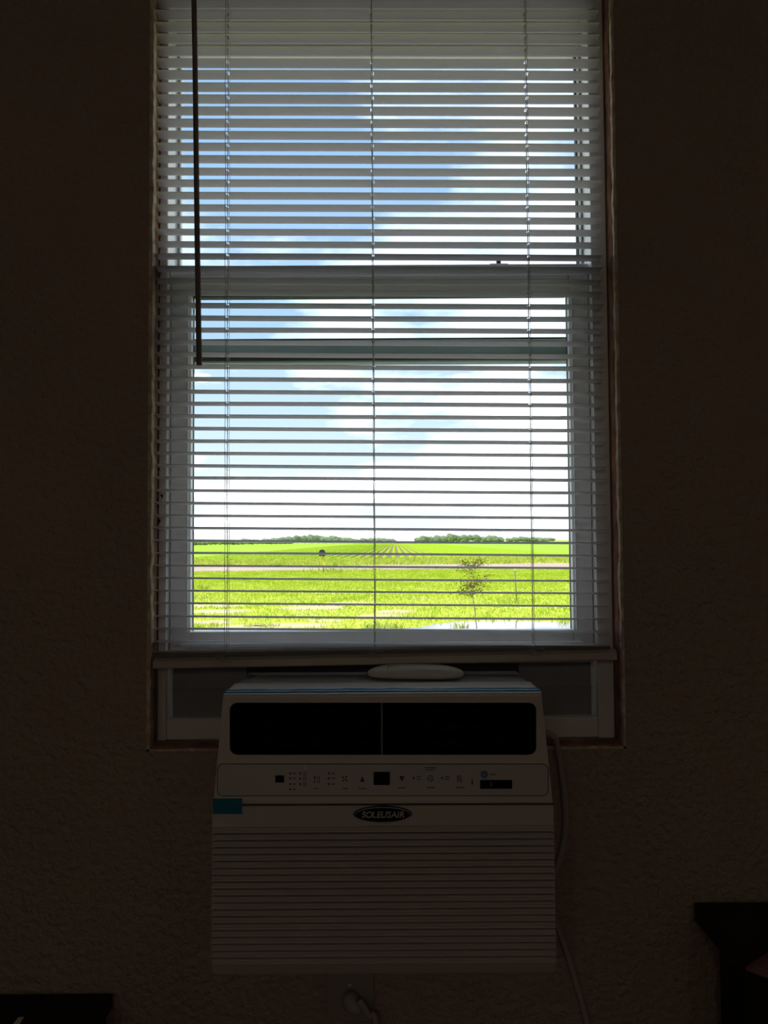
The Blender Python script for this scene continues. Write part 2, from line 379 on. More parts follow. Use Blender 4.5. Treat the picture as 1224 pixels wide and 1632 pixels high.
ZBOT = P(612, 1030, YB).z
slz = []; k = -8
while True:
    z = zref + k * pitch
    if z > ztopb - .034: break
    if z > ZBOT - .001: slz.append(z)
    k += 1
for i, z in enumerate(slz):
    fr = (z - ZBOT) / (ztopb - ZBOT)
    o = bpy.data.objects.new('slat', sm[i % 3 if random.random() < .7 else 0]); C.objects.link(o); o.parent = bl
    o.location = Vector((SXC + random.uniform(-.0012, .0012), YB, z + random.uniform(-.0003, .0003))) - ORG[bl.name]
    o.rotation_euler = (-R(4.0 + random.uniform(-.5, .5)), R(0.80 - 0.45 * fr + random.uniform(-.05, .05)), 0)
# bottom rail with last slats lying on it
zr0 = P(250, 1066, YB - .012).z; zr1 = P(983, 1052, YB - .012).z
RXa, RXb = P(243, 1055, YB - .016).x, P(984, 1045, YB - .016).x
prism_x('bottom_rail', [(YB - .0145, zr0 + .002), (YB - .0125, zr0), (YB + .0125, zr0), (YB + .0135, zr0 + .012), (YB + .006, zr0 + .0165), (YB - .006, zr0 + .0165), (YB - .0135, zr0 + .012)], RXa, RXb, M['rail'], bl, zr1 - zr0)
for q in range(3):
    o = bpy.data.objects.new('slat', sm[0]); C.objects.link(o); o.parent = bl
    o.location = Vector((SXC, YB - .001, (zr0 + zr1) / 2 + .0185 + q * .0026)) - ORG[bl.name]
    o.rotation_euler = (-R(2 + q), -math.atan2(zr1 - zr0, RXb - RXa) + R(.12 * q), 0)
for x in cordx:
    fr = (x - RXa) / (RXb - RXa); zz = zr0 + (zr1 - zr0) * fr
    # ladder: two fine strings with rungs
    for s in (-1, 1):
        pts = [(x + s * .0009 + .0006 * math.sin(j * 1.9), YB + s * (SW + .001), ztopb - .026 + (ZBOT - (ztopb - .026)) * j / 40) for j in range(41)]
        pts += [(x + .003 * math.sin(j * 2.2 + x * 9), YB + s * (SW + .0005), ZBOT + (zz + .014 - ZBOT) * j / 4) for j in range(1, 5)]
        tube('ladder_string', pts, .00042, M['cord'], bl, 5)
    v, f = [], []
    for z in slz:
        tube_geo([(x + .001, YB - SW - .001, z - .0018), (x - .001, YB + SW + .001, z - .0026)], .0004, 4, True, v, f)
    mk('ladder_rungs', v, f, M['cord'], bl)
    pts = [(x + .0005 * math.sin(j), YB + .002, ztopb - .026 + (ZBOT - (ztopb - .026)) * j / 30) for j in range(31)]
    tube('lift_cord', pts + [(x + .001, YB + .001, zz + .018)], .0006, M['cord'], bl, 5)
    # slack loop of cord lying at the bottom
    tube('cord_knot', spline([(x - .014, YB - .0155, zz + .015), (x - .006, YB - .0165, zz + .020), (x + .004, YB - .0165, zz + .013), (x + .016, YB - .0155, zz + .018), (x + .006, YB - .016, zz + .023), (x - .010, YB - .016, zz + .012), (x + .010, YB - .0155, zz + .010)], 5), .0007, M['cord'], bl, 5)
# tilt wand
wt = P(307, -118, 1.262); wb = P(317.5, 582, 1.258)
wd = tube('wand', [wt, wt.lerp(wb, .3) + Vector((.0008, 0, 0)), wt.lerp(wb, .7), wb, wb + Vector((0, 0, -.001))], [.0048, .0048, .0049, .0051, .0030], M['wand'], bl, 6, False)
tube('wand_hook', [wt + Vector((0, 0, -.002)), wt + Vector((0, .004, .012)), Vector((wt.x, YB - .016, wt.z + .02))], .0016, M['chrome'], bl, 6)

# ------------------------------------------------------------------ air conditioner (saddle type over the sill)
YA, YBm, YC = 1.117, 1.080, 1.075
zA = P(612, 1106, YA).z; zB = P(612, 1282, YBm).z; zC = P(612, 1530, YC).z; zD = P(612, 1551, YC + .012).z
AX0 = P(338.5, 1400, YBm).x; AX1 = P(883.5, 1400, YBm).x; ACX = (AX0 + AX1) / 2
ac = empty('air_conditioner', (ACX, 1.17, zD))
tag(ac, 'white window air conditioner with ribbed front hanging over the sill', 'air conditioner')
nB = Vector((0, zB - zA, YA - YBm)); nB = Vector((0, -(zA - zB), (YA - YBm))).normalized()     # outward normal of upper bezel
if nB.y > 0: nB = -nB
nG = Vector((0, -(zB - zC), (YBm - YC))).normalized()
def on(px, py, off=0.0, plane='B'):
    n, p0 = (nB, Vector((0, YBm, zB))) if plane == 'B' else (nG, Vector((0, YBm, zB)))
    d = ray(px, py); t = (p0 - EYE).dot(n) / d.dot(n); return EYE + d * t + n * off
def rrect(px0, px1, py0, py1, rad, seg=5):
    o = []
    for cx, cy, a0 in ((px1 - rad, py0 + rad, -90), (px1 - rad, py1 - rad, 0), (px0 + rad, py1 - rad, 90), (px0 + rad, py0 + rad, 180)):
        for k in range(seg + 1):
            a = R(a0 + 90 * k / seg); o.append((cx + rad * math.cos(a), cy + rad * math.sin(a)))
    return o
def decal(name, poly, m, parent, off=.0004, th=.0006, plane='B'):
    a = [on(x, y, off + th, plane) for x, y in poly]; b = [on(x, y, off - .0004, plane) for x, y in poly]; n = len(a)
    f = [tuple(range(n))[::-1]] + [(i, (i + 1) % n, n + (i + 1) % n, n + i) for i in range(n)]
    return mk(name, a + b, f, m, parent)
def ring(px, py, r0, r1, n=20, yk=1.0):
    return [(px + r0 * math.cos(2 * math.pi * k / n), py + r0 * yk * math.sin(2 * math.pi * k / n)) for k in range(n)]
# casing (indoor part, saddle bridge, outdoor part)
YBK = 1.248
def prof_body(name, prof, x0, x1, m, bev=.004):
    bm = bmesh.new(); n = len(prof)
    a = [bm.verts.new((x0, y, z)) for y, z in prof]; b = [bm.verts.new((x1, y, z)) for y, z in prof]
    fs = [bm.faces.new((a[i], a[(i + 1) % n], b[(i + 1) % n], b[i])) for i in range(n)] + [bm.faces.new(a[::-1]), bm.faces.new(b)]
    bmesh.ops.recalc_face_normals(bm, faces=fs)
    bmesh.ops.bevel(bm, geom=list(bm.edges), offset=bev, segments=2, affect='EDGES')
    return from_bm(name, bm, m, ac)
ins = .004
prof_body('casing', [(YA + .085, zA - .003), (1.50, zA - .003), (1.50, zsill + .002), (YBK, zsill + .002), (YBK, zD + .012), (YBm + .03, zD + .012), (YBm + .03, zB), (YA + .085, zB + .02)], AX0 + ins, AX1 - ins, M['ac_top'])
prof_body('outdoor_unit', [(1.50, zA - .004), (1.78, zA - .004), (1.78, zD), (1.50, zD)], AX0 + ins, AX1 - ins, M['ac'])
# upper bezel: frame with rounded vent opening
OP = (366, 855, 1120, 1203)
inner = rrect(*OP, 12, 5)
zAt = zA
outer_c = {0: (AX1, 'top'), 1: (AX1, 'bot'), 2: (AX0, 'bot'), 3: (AX0, 'top')}
vi = [on(x, y) for x, y in inner]; bm = bmesh.new()
tl, trr, br, bl_ = Vector((AX0 + .006, YA + .001, zA)), Vector((AX1 - .006, YA + .001, zA)), Vector((AX1, YBm, zB)), Vector((AX0, YBm, zB))
IV = [bm.verts.new(p) for p in vi]; IB = [bm.verts.new(p - nB * .07) for p in vi]
OV = [bm.verts.new(p) for p in (trr, br, bl_, tl)]
n = len(IV); q = n // 4
for c in range(4):
    for k in range(5): bm.faces.new((OV[c], IV[c * q + k], IV[c * q + k + 1]))
    a = IV[c * q + 5]; b = IV[((c + 1) % 4) * q]; bm.faces.new((OV[c], a, b, OV[(c + 1) % 4]))
IM = [bm.verts.new(p - nB * .004) for p in vi]
for i in range(n):
    bm.faces.new((IV[i], IM[i], IM[(i + 1) % n], IV[(i + 1) % n]))
    bm.faces.new((IM[i], IB[i], IB[(i + 1) % n], IM[(i + 1) % n])).material_index = 1
# top, sides of the bezel shell
Tb = [bm.verts.new(p) for p in (Vector((AX0 + .006, YA + .09, zA)), Vector((AX1 - .006, YA + .09, zA)), Vector((AX1, YBm + .09, zB)), Vector((AX0, YBm + .09, zB)))]
bm.faces.new((OV[3], OV[0], Tb[1], Tb[0])); bm.faces.new((OV[0], OV[1], Tb[2], Tb[1])); bm.faces.new((OV[2], OV[3], Tb[0], Tb[3])); bm.faces.new((OV[1], OV[2], Tb[3], Tb[2]))
bmesh.ops.recalc_face_normals(bm, faces=bm.faces)
oe = [ed for ed in bm.edges if ed.verts[0] in OV and ed.verts[1] in OV]
bmesh.ops.bevel(bm, geom=oe, offset=.004, segments=2, affect='EDGES')
bez = from_bm('front_bezel', bm, M['ac'], ac); bez.data.materials.append(M['ac_dark'])
# vent: back plate, horizontal louvres, vertical vanes, centre post
pb = [on(x, y, -.068) for x, y in rrect(360, 861, 1114, 1209, 12)]
vent = mk('air_outlet', pb, [tuple(range(len(pb)))], M['ac_dark'], ac)
for j in range(3):
    yy = 1133 + j * 28
    a, b = on(369, yy, -.016), on(852, yy, -.016)
    mk('louvre', [a, b, b - nB * .022 + Vector((0, 0, -.010)), a - nB * .022 + Vector((0, 0, -.010)), a + Vector((0, 0, -.0025)), b + Vector((0, 0, -.0025)), b - nB * .022 + Vector((0, 0, -.0125)), a - nB * .022 + Vector((0, 0, -.0125))],
       [(0, 1, 2, 3), (4, 7, 6, 5), (0, 4, 5, 1), (1, 5, 6, 2), (2, 6, 7, 3), (3, 7, 4, 0)], M['ac_dark'], vent)
for j in range(12):
    xx = 392 + j * 39.5
    a, b = on(xx, 1122, -.042), on(xx, 1201, -.042); t = Vector((.0007, 0, 0)); d = -nB * .02
    mk('vane', [a - t, a + t, b + t, b - t, a - t + d, a + t + d, b + t + d, b - t + d], [(0, 1, 2, 3), (4, 7, 6, 5), (0, 4, 5, 1), (1, 5, 6, 2), (2, 6, 7, 3), (3, 7, 4, 0)], M['ac_dark'], vent)
a, b = on(608.5, 1118, -.002), on(608.5, 1205, -.002); t = Vector((.0012, 0, 0)); d = -nB * .03
mk('centre_post', [a - t, a + t, b + t, b - t, a - t + d, a + t + d, b + t + d, b - t + d], [(0, 1, 2, 3), (4, 7, 6, 5), (0, 4, 5, 1), (1, 5, 6, 2), (2, 6, 7, 3), (3, 7, 4, 0)], M['post_grey'], vent)
# control panel with rounded outline groove
decal('panel_groove', rrect(346, 874, 1217, 1269, 9), M['black'], ac, .0001, .0002)
cp = decal('control_panel', rrect(347.3, 872.7, 1218.4, 1267.8, 8), M['ac_panel'], ac, .0004, .0006)
PO = .0013
def pr(name, poly, m=None, th=.0003): return decal(name, poly, m or M['black'], cp, PO, th)
def rect(x0, x1, y0, y1): return [(x0, y0), (x1, y0), (x1, y1), (x0, y1)]
pr('receiver_window', rect(439, 453, 1235.5, 1247), M['display'])
pr('display', rrect(595.5, 621.5, 1230, 1251, 1.5, 3), M['display'])
pr('brand_strip', rect(765, 816, 1243, 1257), M['display'])
for x, ys in ((462.5, (1232.5, 1240.5, 1249.5, 1258)), (478.5, (1232.5, 1240.5, 1249.5)), (524, (1232.5, 1240.5, 1249.5)), (659, (1240,)), (704.5, (1240,))):
    for y in ys: pr('indicator', ring(x, y, 1.7, 0, 8))
def words(x, y, w, h=2.0, gap=.9, seed=1):           # lines of tiny print, too small to read
    r = random.Random(seed); c = x
    while c < x + w:
        l = r.uniform(1.2, 2.4); pr('print', rect(c, min(c + l, x + w), y - h / 2, y + h / 2)); c += l + gap
for j, y in enumerate((1232.5, 1240.5, 1249.5, 1258)): words(466.5, y, 5, seed=j)
for j, y in enumerate((1231, 1234.5, 1239, 1242.5, 1248, 1251.5)): words(483.5, y, 6, 1.8, seed=10 + j)
for j, y in enumerate((1232.5, 1240.5, 1249.5)): words(528.5, y, 6, seed=20 + j)
words(501, 1256.5, 7, seed=30); words(545, 1256.5, 9, seed=31); words(571, 1256.5, 13, seed=32); words(635, 1255.5, 12, seed=33)
words(680, 1255, 13, seed=34); words(727, 1255, 13, seed=35); words(677, 1223.5, 18, 1.8, seed=36); words(679, 1227, 14, 1.8, seed=37)
words(664, 1238, 7, 1.8, seed=38); words(664, 1242, 7, 1.8, seed=39); words(709.5, 1238, 7, 1.8, seed=40); words(709.5, 1242, 7, 1.8, seed=41); words(781, 1234, 10, seed=42)
pr('up_arrow', [(573.5, 1246), (577.5, 1236.5), (581.5, 1246)]); pr('down_arrow', [(636.5, 1237), (644.5, 1237), (640.5, 1245.5)])
# mode icon, fan icon, timer icon, sleep icon
for r4 in (rect(500.5, 503, 1237, 1241), rect(500.5, 502, 1243, 1248), rect(505.5, 506.5, 1236.5, 1241), rect(505.5, 509.5, 1241, 1242), rect(508.6, 509.6, 1236.5, 1241), rect(505.5, 506.5, 1243.5, 1248), rect(508.6, 509.6, 1243.5, 1248)): pr('mode_icon', r4)
for j in range(4):
    a0 = math.pi / 4 + j * math.pi / 2; c, s = math.cos(a0), math.sin(a0)
    pr('fan_icon', [(549.5 + c * u - s * w, 1241 + s * u + c * w) for u, w in ((.8, -.4), (5.2, -1.8), (5.6, .9), (1, .5))])
def ringdecal(px, py, r0, r1, n=18):
    for k in range(n):
        a0, a1 = 2 * math.pi * k / n, 2 * math.pi * (k + 1) / n
        if k % 6 == 5: continue
        pr('timer_icon', [(px + r1 * math.cos(a0), py + r1 * math.sin(a0)), (px + r1 * math.cos(a1), py + r1 * math.sin(a1)), (px + r0 * math.cos(a1), py + r0 * math.sin(a1)), (px + r0 * math.cos(a0), py + r0 * math.sin(a0))])
ringdecal(686, 1240.5, 3.6, 5)
pr('timer_icon', ring(686, 1240.5, 1.3, 0, 8))
for r4 in (rect(728.5, 730, 1236, 1246), rect(728.5, 735, 1236, 1237.2), rect(732, 733, 1239, 1246), rect(732, 736, 1239, 1240), rect(735, 736, 1239, 1246), rect(732, 736, 1245, 1246)): pr('sleep_icon', r4)
pr('power_mark', rect(752, 753, 1240, 1252)); pr('power_mark', [(750.3, 1246), (754.7, 1246), (752.5, 1250)])
dot = pr('blue_sticker', ring(771.5, 1234, 6, 0, 18), M['blue'])
for r4 in (rect(769, 770, 1231.5, 1235.5), rect(773, 774, 1231.5, 1235.5), rect(769, 774, 1235.5, 1236.5)): decal('sticker_mark', r4, M['plate'], dot, .0018, .0002)
for r4 in (rect(782, 783, 1247, 1253.5),): pr('strip_mark', r4, M['plate'], .0008)
pr('scuff', [(484, 1219), (488.5, 1219.5), (488, 1222), (490, 1225.8), (485, 1225), (486.5, 1222.4)], M['remote'], .0004)
# lower front panel
NR = 20
fp = prism_x('front_panel', [(YBm - .0005, zB - .0015), (YC, zC), (YC + .012, zD), (YBm + .035, zD), (YBm + .035, zB - .0015)], AX0, AX1, M['ac'], ac)
decal('slot_backing', rect(342, 880.5, 1318, 1528), M['ac_dark'], fp, .0002, .0003, 'G')
for j in range(NR):
    py = 1321.8 + j * 10.95
    a = on(612, py - 6.0, 0, 'G'); b = on(612, py + 2.4, 0, 'G')
    prism_x('rib', [(a.y + .0002, a.z), (a.y - .0042, a.z - .0003), (b.y - .0012, b.z + .0026), (b.y - .0048, b.z + .0020), (b.y - .0048, b.z), (b.y + .0002, b.z)], AX0 + .0006, AX1 - .0006, M['ac'], fp)
decal('seam', rect(340.5, 882, 1281.2, 1282.8), M['black'], fp, 0.0002, .0003, 'G')
for x in (384.5, 839):
    decal('seam', rect(x - .5, x + .5, 1314, 1320.5), M['ac_panel'], fp, 0.0002, .0003, 'G')
decal('seam', rect(384, 580, 1313.4, 1314.4), M['ac_panel'], fp, 0.0002, .0003, 'G'); decal('seam', rect(640, 839, 1313.4, 1314.4), M['ac_panel'], fp, 0.0002, .0003, 'G')
# brand badge
bc = on(610, 1297.5, 0, 'G')
def ell(rx, rz, y, m, name, parent, th, dome=0.0, n=36):
    v = [(bc.x + rx * math.cos(2 * math.pi * k / n), y, bc.z + rz * math.sin(2 * math.pi * k / n)) for k in range(n)]
    w = [(bc.x + .95 * rx * math.cos(2 * math.pi * k / n), y - th, bc.z + .92 * rz * math.sin(2 * math.pi * k / n)) for k in range(n)]
    return mk(name, v + w, [(k, (k + 1) % n, n + (k + 1) % n, n + k) for k in range(n)] + [tuple(range(n, 2 * n))], m, parent)
bd = ell(.0415, .0120, bc.y + .0005, M['badge'], 'badge', ac, .0035)
v, f = [], []
pts = [(bc.x + .0385 * math.cos(2 * math.pi * k / 48), bc.y - .0032, bc.z + .0102 * math.sin(2 * math.pi * k / 48)) for k in range(49)]
tube_geo(pts, .00045, 6, False, v, f); mk('rim', v, f, M['chrome'], bd, True)
def text(body, size, loc, m, parent, name, ext=.0006, shear=.0, spacing=1.0):
    cu = bpy.data.curves.new('t', 'FONT'); cu.body = body; cu.size = size; cu.extrude = ext; cu.align_x = 'CENTER'; cu.align_y = 'CENTER'; cu.shear = shear; cu.space_character = spacing; cu.offset = size * .018
    o = bpy.data.objects.new('t', cu); C.objects.link(o)
    dg = bpy.context.evaluated_depsgraph_get(); me = bpy.data.meshes.new_from_object(o.evaluated_get(dg)); bpy.data.objects.remove(o); bpy.data.curves.remove(cu)
    me.transform(Matrix.Rotation(R(90), 4, 'X')); me.name = name
    me.materials.clear()
    return link(name, me, m, parent, loc)
xs = bc.x - .0300
for ch, wd_ in zip('SOLEUSAIR', (.0066, .0080, .0062, .0066, .0074, .0066, .0076, .0034, .0070)):
    text(ch, .0118, (xs + wd_ / 2, bc.y - .0034, bc.z), M['chrome'], bd, 'letter', .0005, .18); xs += wd_
# blue shipping tape
TZ = zA + .0012
v = []; f = []
nn = 70
for i in range(nn + 1):
    x = AX0 + .004 + (AX1 - AX0 - .008) * i / nn
    w = .0008 + .0011 * abs(noise.noise(Vector((i * .31, 0, 2)))) + .0007 * abs(noise.noise(Vector((i * 1.1, 4, 2))))
    j1 = .006 * noise.noise(Vector((i * .12, 3, 0)))
    v += [(x, YA + .012 + j1 * .2, zA + w * .4), (x, YA + .021, zA + .0004 + w), (x, YA + .036 + j1, zA + .0005 + w * .6)]
for i in range(nn):
    for k in (0, 1): a = i * 3 + k; f.append((a, a + 3, a + 4, a + 1))
tp = mk('tape_strip', v, f, M['tape'], ac, True); tp.modifiers.new('thick', 'SOLIDIFY').thickness = .0003
decal('tape_patch', rect(339.5, 386, 1272.5, 1297), M['tape'], ac, .0006, .0004, 'G')
# film strip along the front top edge, wrinkled and shiny
M['film'] = mat('clear_film', (0.72, 0.72, 0.72), 0.08, 0.8, noise_amt=0.05, bump=0.5, bscale=30, coat=0.6)
# top vent grille with perforations
g0 = P(403, 1090, 1).x
def ontop(px, py, off=0.0): d = ray(px, py); t = (zA - .003 + off - EYE.z) / d.z; return EYE + d * t
q4 = [ontop(399, 1090, .0006), ontop(568, 1090, .0006), ontop(572, 1073, .0006), ontop(413, 1073, .0006)]
vg = mk('top_grille', q4 + [p - Vector((0, 0, .001)) for p in q4], [(0, 1, 2, 3), (0, 4, 5, 1), (1, 5, 6, 2), (2, 6, 7, 3), (3, 7, 4, 0)], M['ac_panel'], ac)
v = []; f = []
for r_ in range(9):
    for c_ in range(58):
        u = (c_ + .5) / 58; w = (r_ + .5) / 9
        p = q4[0].lerp(q4[1], u).lerp(q4[3].lerp(q4[2], u), w); p.z = zA - .003 + .0008; b = len(v)
        v += [p + Vector((-.0007, -.001, 0)), p + Vector((.0007, -.001, 0)), p + Vector((.0007, .001, 0)), p + Vector((-.0007, .001, 0))]; f.append((b, b + 1, b + 2, b + 3))
pf = mk('perforations', v, f, M['black'], vg); pf['kind'] = 'stuff'
# sash seal strip behind the unit and the filler panels at both sides
box('seal_strip', AX0 + ins, AX1 - ins, YL0 + .001, YL1 - .002, zA - .012, zb0 - .0005, M['black'], ac)
for x0, x1 in ((LX0 + .001, AX0 + ins - .0005), (AX1 - ins + .0005, LX1 - .001)):
    box('filler_panel', x0, x1, YL0 + .006, YL1 - .004, zsill + .0005, zb0 - .0005, M['curtain'], ac, .001)
    zz = P(612, 1097, YL0).z
    fx0, fx1 = (x0, x1)
    box('panel_frame', fx0, fx1, YL0 + .003, YL0 + .006, zz - .0012, zz + .0008, M['curtain'], ac)
    ex = x0 if x0 < 0 else x1 - .004
    box('panel_frame', ex, ex + .004, YL0 + .003, YL0 + .006, zsill + .0005, zb0 - .0005, M['vinyl'], ac)
# power cord
yc = YW - .008
cpts = [(AX1 - .008, 1.236, P(872, 1165, 1.236).z), P(880, 1172, 1.245), P(890, 1200, 1.255), P(899, 1260, yc), P(902, 1310, yc), P(897, 1350, yc), P(887, 1385, yc), P(876, 1420, yc - .003), P(878, 1450, yc), P(890, 1480, yc), P(906, 1525, yc), P(921, 1575, yc), P(934, 1625, yc), P(944, 1690, yc)]
cpts += [Vector((.33, yc - .01, .17)), Vector((.25, yc - .03, .05)), Vector((.12, yc - .04, .02)), Vector((.01, yc - .03, .08)), P(602, 1650, yc - .02), P(588, 1618, yc - .022), P(573, 1594, yc - .024)]
pc = tube('power_cord', spline(cpts, 8), .0050, M['powercord'], ac, 8)

# ------------------------------------------------------------------ remote control lying on the unit
zR = zA - .003
r0, r1 = P(584, 1079, 1.195), P(741, 1079, 1.195)
cR = ontop(662, 1082); LR = .0775; WR = .024; HR = .021
def remote():
    v = []; f = []; nu, nw = 28, 16
    for i in range(nu + 1):
        s = -1 + 2 * i / nu; s = math.copysign(1 - (1 - abs(s)) ** 1.5, s)
        t = max(1e-3, (1 - abs(s) ** 4.5)) ** (1 / 2.2); tz = max(.02, (1 - abs(s) ** 3.2)) ** .55
        for k in range(nw):
            a = 2 * math.pi * k / nw; c, sn = math.cos(a), math.sin(a)
            yy = math.copysign(abs(c) ** .55, c) * WR * t
            zz = math.copysign(abs(sn) ** .7, sn)
            z = HR * .42 + (zz * HR * .58 * tz if zz > 0 else zz * HR * .42 * (tz ** .4))
            v.append((cR.x + s * LR, cR.y + yy, zR + .0012 + z))
    for i in range(nu):
        for k in range(nw): f.append((i * nw + k, i * nw + (k + 1) % nw, (i + 1) * nw + (k + 1) % nw, (i + 1) * nw + k))
    f += [tuple(range(nw))[::-1], tuple(nu * nw + k for k in range(nw))]
    return v, f
rc = empty('remote_control', (cR.x, cR.y, zR)); tag(rc, 'white remote control lying face down on the air conditioner', 'remote control')
rc.rotation_euler.z = R(-5)
bv, bf = remote(); body = mk('body', bv, bf, M['remote'], rc, True)
for j in range(4):
    x = cR.x - .045 + j * .0042
    o = box('grip_slot', x, x + .0013, cR.y - .019, cR.y - .005, zR + .0172, zR + .0206, M['black'], rc)
    o.rotation_euler = (R(14), R(14), 0)
for x in (cR.x - .057, cR.x + .034):
    mk('pin_hole', [(x + .0012 * math.cos(k), cR.y - .013 + .0012 * math.sin(k), zR + .0196) for k in np.linspace(0, 5.6, 9)] + [(x + .0012 * math.cos(k), cR.y - .013 + .0012 * math.sin(k), zR + .012) for k in np.linspace(0, 5.6, 9)], [tuple(range(9))], M['black'], rc)

# ------------------------------------------------------------------ outlet under the unit
oc = P(558, 1566, YW); ot = empty('wall_outlet', (oc.x, YW, oc.z - .057)); tag(ot, 'ivory duplex wall outlet under the air conditioner', 'outlet')
box('cover_plate', oc.x - .039, oc.x + .039, YW - .006, YW - .0002, oc.z - .060, oc.z + .060, M['plate'], ot, .003)
for dz in (-.0195, .0195):
    v = [(oc.x + .0165 * math.cos(a), YW - .0082, oc.z + dz + .0145 * math.sin(a)) for a in np.linspace(0, 2 * math.pi, 25)[:-1]]
    w = [(x, YW - .0058, z) for x, y, z in v]; rcp = mk('receptacle', v + w, [tuple(range(24))] + [(i, (i + 1) % 24, 24 + (i + 1) % 24, 24 + i) for i in range(24)], M['plate'], ot)
    for dx in (-.0065, .0065): box('slot', oc.x + dx - .0012, oc.x + dx + .0012, YW - .0087, YW - .008, oc.z + dz - .001, oc.z + dz + .007, M['black'], rcp)
v, f = tube_geo([(oc.x, YW - .0062, oc.z), (oc.x, YW - .0078, oc.z)], .003, 12); mk('screw', v, f, M['chrome'], ot)
# plug at the end of the power cord
pl = Vector((oc.x + .002, YW - .0085, oc.z - .0195))
tube('plug', [pl, pl + Vector((0, -.014, 0)), pl + Vector((.004, -.021, -.002)), pl + Vector((.015, -.0225, -.008))], [.0135, .0135, .010, .0055], M['powercord'], pc, 14)

# ------------------------------------------------------------------ dark furniture at the lower corners
# side table (right)
ztb = P(1105, 1437, 1.262).z; tx0 = P(1105, 1437, 1.262).x
st = empty('side_table', (tx0 + .26, 1.03, 0)); tag(st, 'black side table standing against the wall beside the window', 'table')
box('table_top', tx0, tx0 + .52, .79, 1.262, ztb - .03, ztb, M['furn'], st, .004)
for x in (tx0 + .03, tx0 + .45):
    for y in (.82, 1.20): box('leg', x, x + .04, y, y + .04, 0, ztb - .03, M['furn'], st, .003)
box('apron', tx0 + .035, tx0 + .485, .83, .85, ztb - .13, ztb - .03, M['furn'], st); box('apron', tx0 + .035, tx0 + .485, 1.21, 1.23, ztb - .13, ztb - .03, M['furn'], st)
box('apron', tx0 + .035, tx0 + .055, .86, 1.20, ztb - .13, ztb - .03, M['furn'], st); box('apron', tx0 + .465, tx0 + .485, .86, 1.20, ztb - .13, ztb - .03, M['furn'], st)
box('shelf', tx0 + .03, tx0 + .49, .82, 1.24, .14, .16, M['furn'], st, .002)
# woven mat on it, its corner over the edge
mm = bpy.data.materials.new('woven_mat'); mm.use_nodes = True; nt = mm.node_tree; b = nt.nodes['Principled BSDF']; b.inputs['Roughness'].default_value = .9
t = nt.nodes.new('ShaderNodeTexCoord'); ck = nt.nodes.new('ShaderNodeTexBrick'); ck.inputs['Scale'].default_value = 110
ck.inputs['Color1'].default_value = (.62, .30, .24, 1); ck.inputs['Color2'].default_value = (.50, .24, .20, 1); ck.inputs['Mortar'].default_value = (.13, .06, .05, 1); ck.inputs['Mortar Size'].default_value = .05
nt.links.new(t.outputs['Object'], ck.inputs['Vector']); nt.links.new(ck.outputs[0], b.inputs['Base Color'])
dm = ray(1188, 1547); cm = EYE + dm * ((ztb + .004 - EYE.z) / dm.z)
v = []; f = []; nn = 16
for i in range(nn + 1):
    for j in range(nn + 1):
        u, w = i / nn * .30, j / nn * .22
        d1 = Vector((.80, .60, 0)); d2 = Vector((.70, -.72, 0)).normalized()
        p = cm + d1 * u + d2 * w; p.z = ztb + .006 + .0018 * noise.noise(Vector((u * 20, w * 20, 3)))
        v.append(p)
for i in range(nn):
    for j in range(nn): a = i * (nn + 1) + j; f.append((a, a + nn + 1, a + nn + 2, a + 1))
mt = mk('woven_mat', v, f, mm, None, True); s_ = mt.modifiers.new('thick', 'SOLIDIFY'); s_.thickness = .005; s_.offset = 0
tag(mt, 'reddish woven mat lying on the black side table', 'mat')
# low cabinet (left)
zc_ = P(180, 1583, 1.262).z; cx1 = P(180, 1583, 1.262).x
cb = empty('low_cabinet', (cx1 - .35, 1.05, 0)); tag(cb, 'low black cabinet against the wall below the window wand side', 'cabinet')
cb['label'] = 'low black cabinet with a painted highlight chip on top, against the wall'
box('cabinet_top', cx1 - .70, cx1, .84, 1.262, zc_ - .022, zc_, M['furn'], cb, .003)
box('body', cx1 - .69, cx1 - .01, .862, 1.258, .05, zc_ - .022, M['furn'], cb)
for x in (cx1 - .69, cx1 - .345):
    d_ = box('door', x + .004, x + .331, .846, .862, .06, zc_ - .028, M['furn'], cb, .002)
    tube('knob', [(x + .16, .846, .30), (x + .16, .828, .30)], [.006, .011], M['chrome'], d_, 10)
for x in (cx1 - .68, cx1 - .06):
    for y in (.87, 1.20): box('foot', x, x + .04, y, y + .04, 0, .05, M['furn'], cb)
dp = ray(29, 1628); pp = EYE + dp * ((zc_ + .002 - EYE.z) / dp.z)
ps = mk('highlight_chip', [pp + Vector(q) for q in ((-.006, -.003, -.0018), (.004, -.004, -.0018), (.007, .004, .004), (-.002, .005, .003), (-.006, -.003, -.0014), (.004, -.004, -.0014), (.007, .004, .0044), (-.002, .005, .0034))], [(0, 1, 2, 3), (4, 7, 6, 5), (0, 4, 5, 1), (1, 5, 6, 2), (2, 6, 7, 3), (3, 7, 4, 0)], M['remote'])  # white chip stands in for a small highlight on the cabinet
tag(ps, 'tiny white chip standing in for a highlight on the low black cabinet', 'highlight')

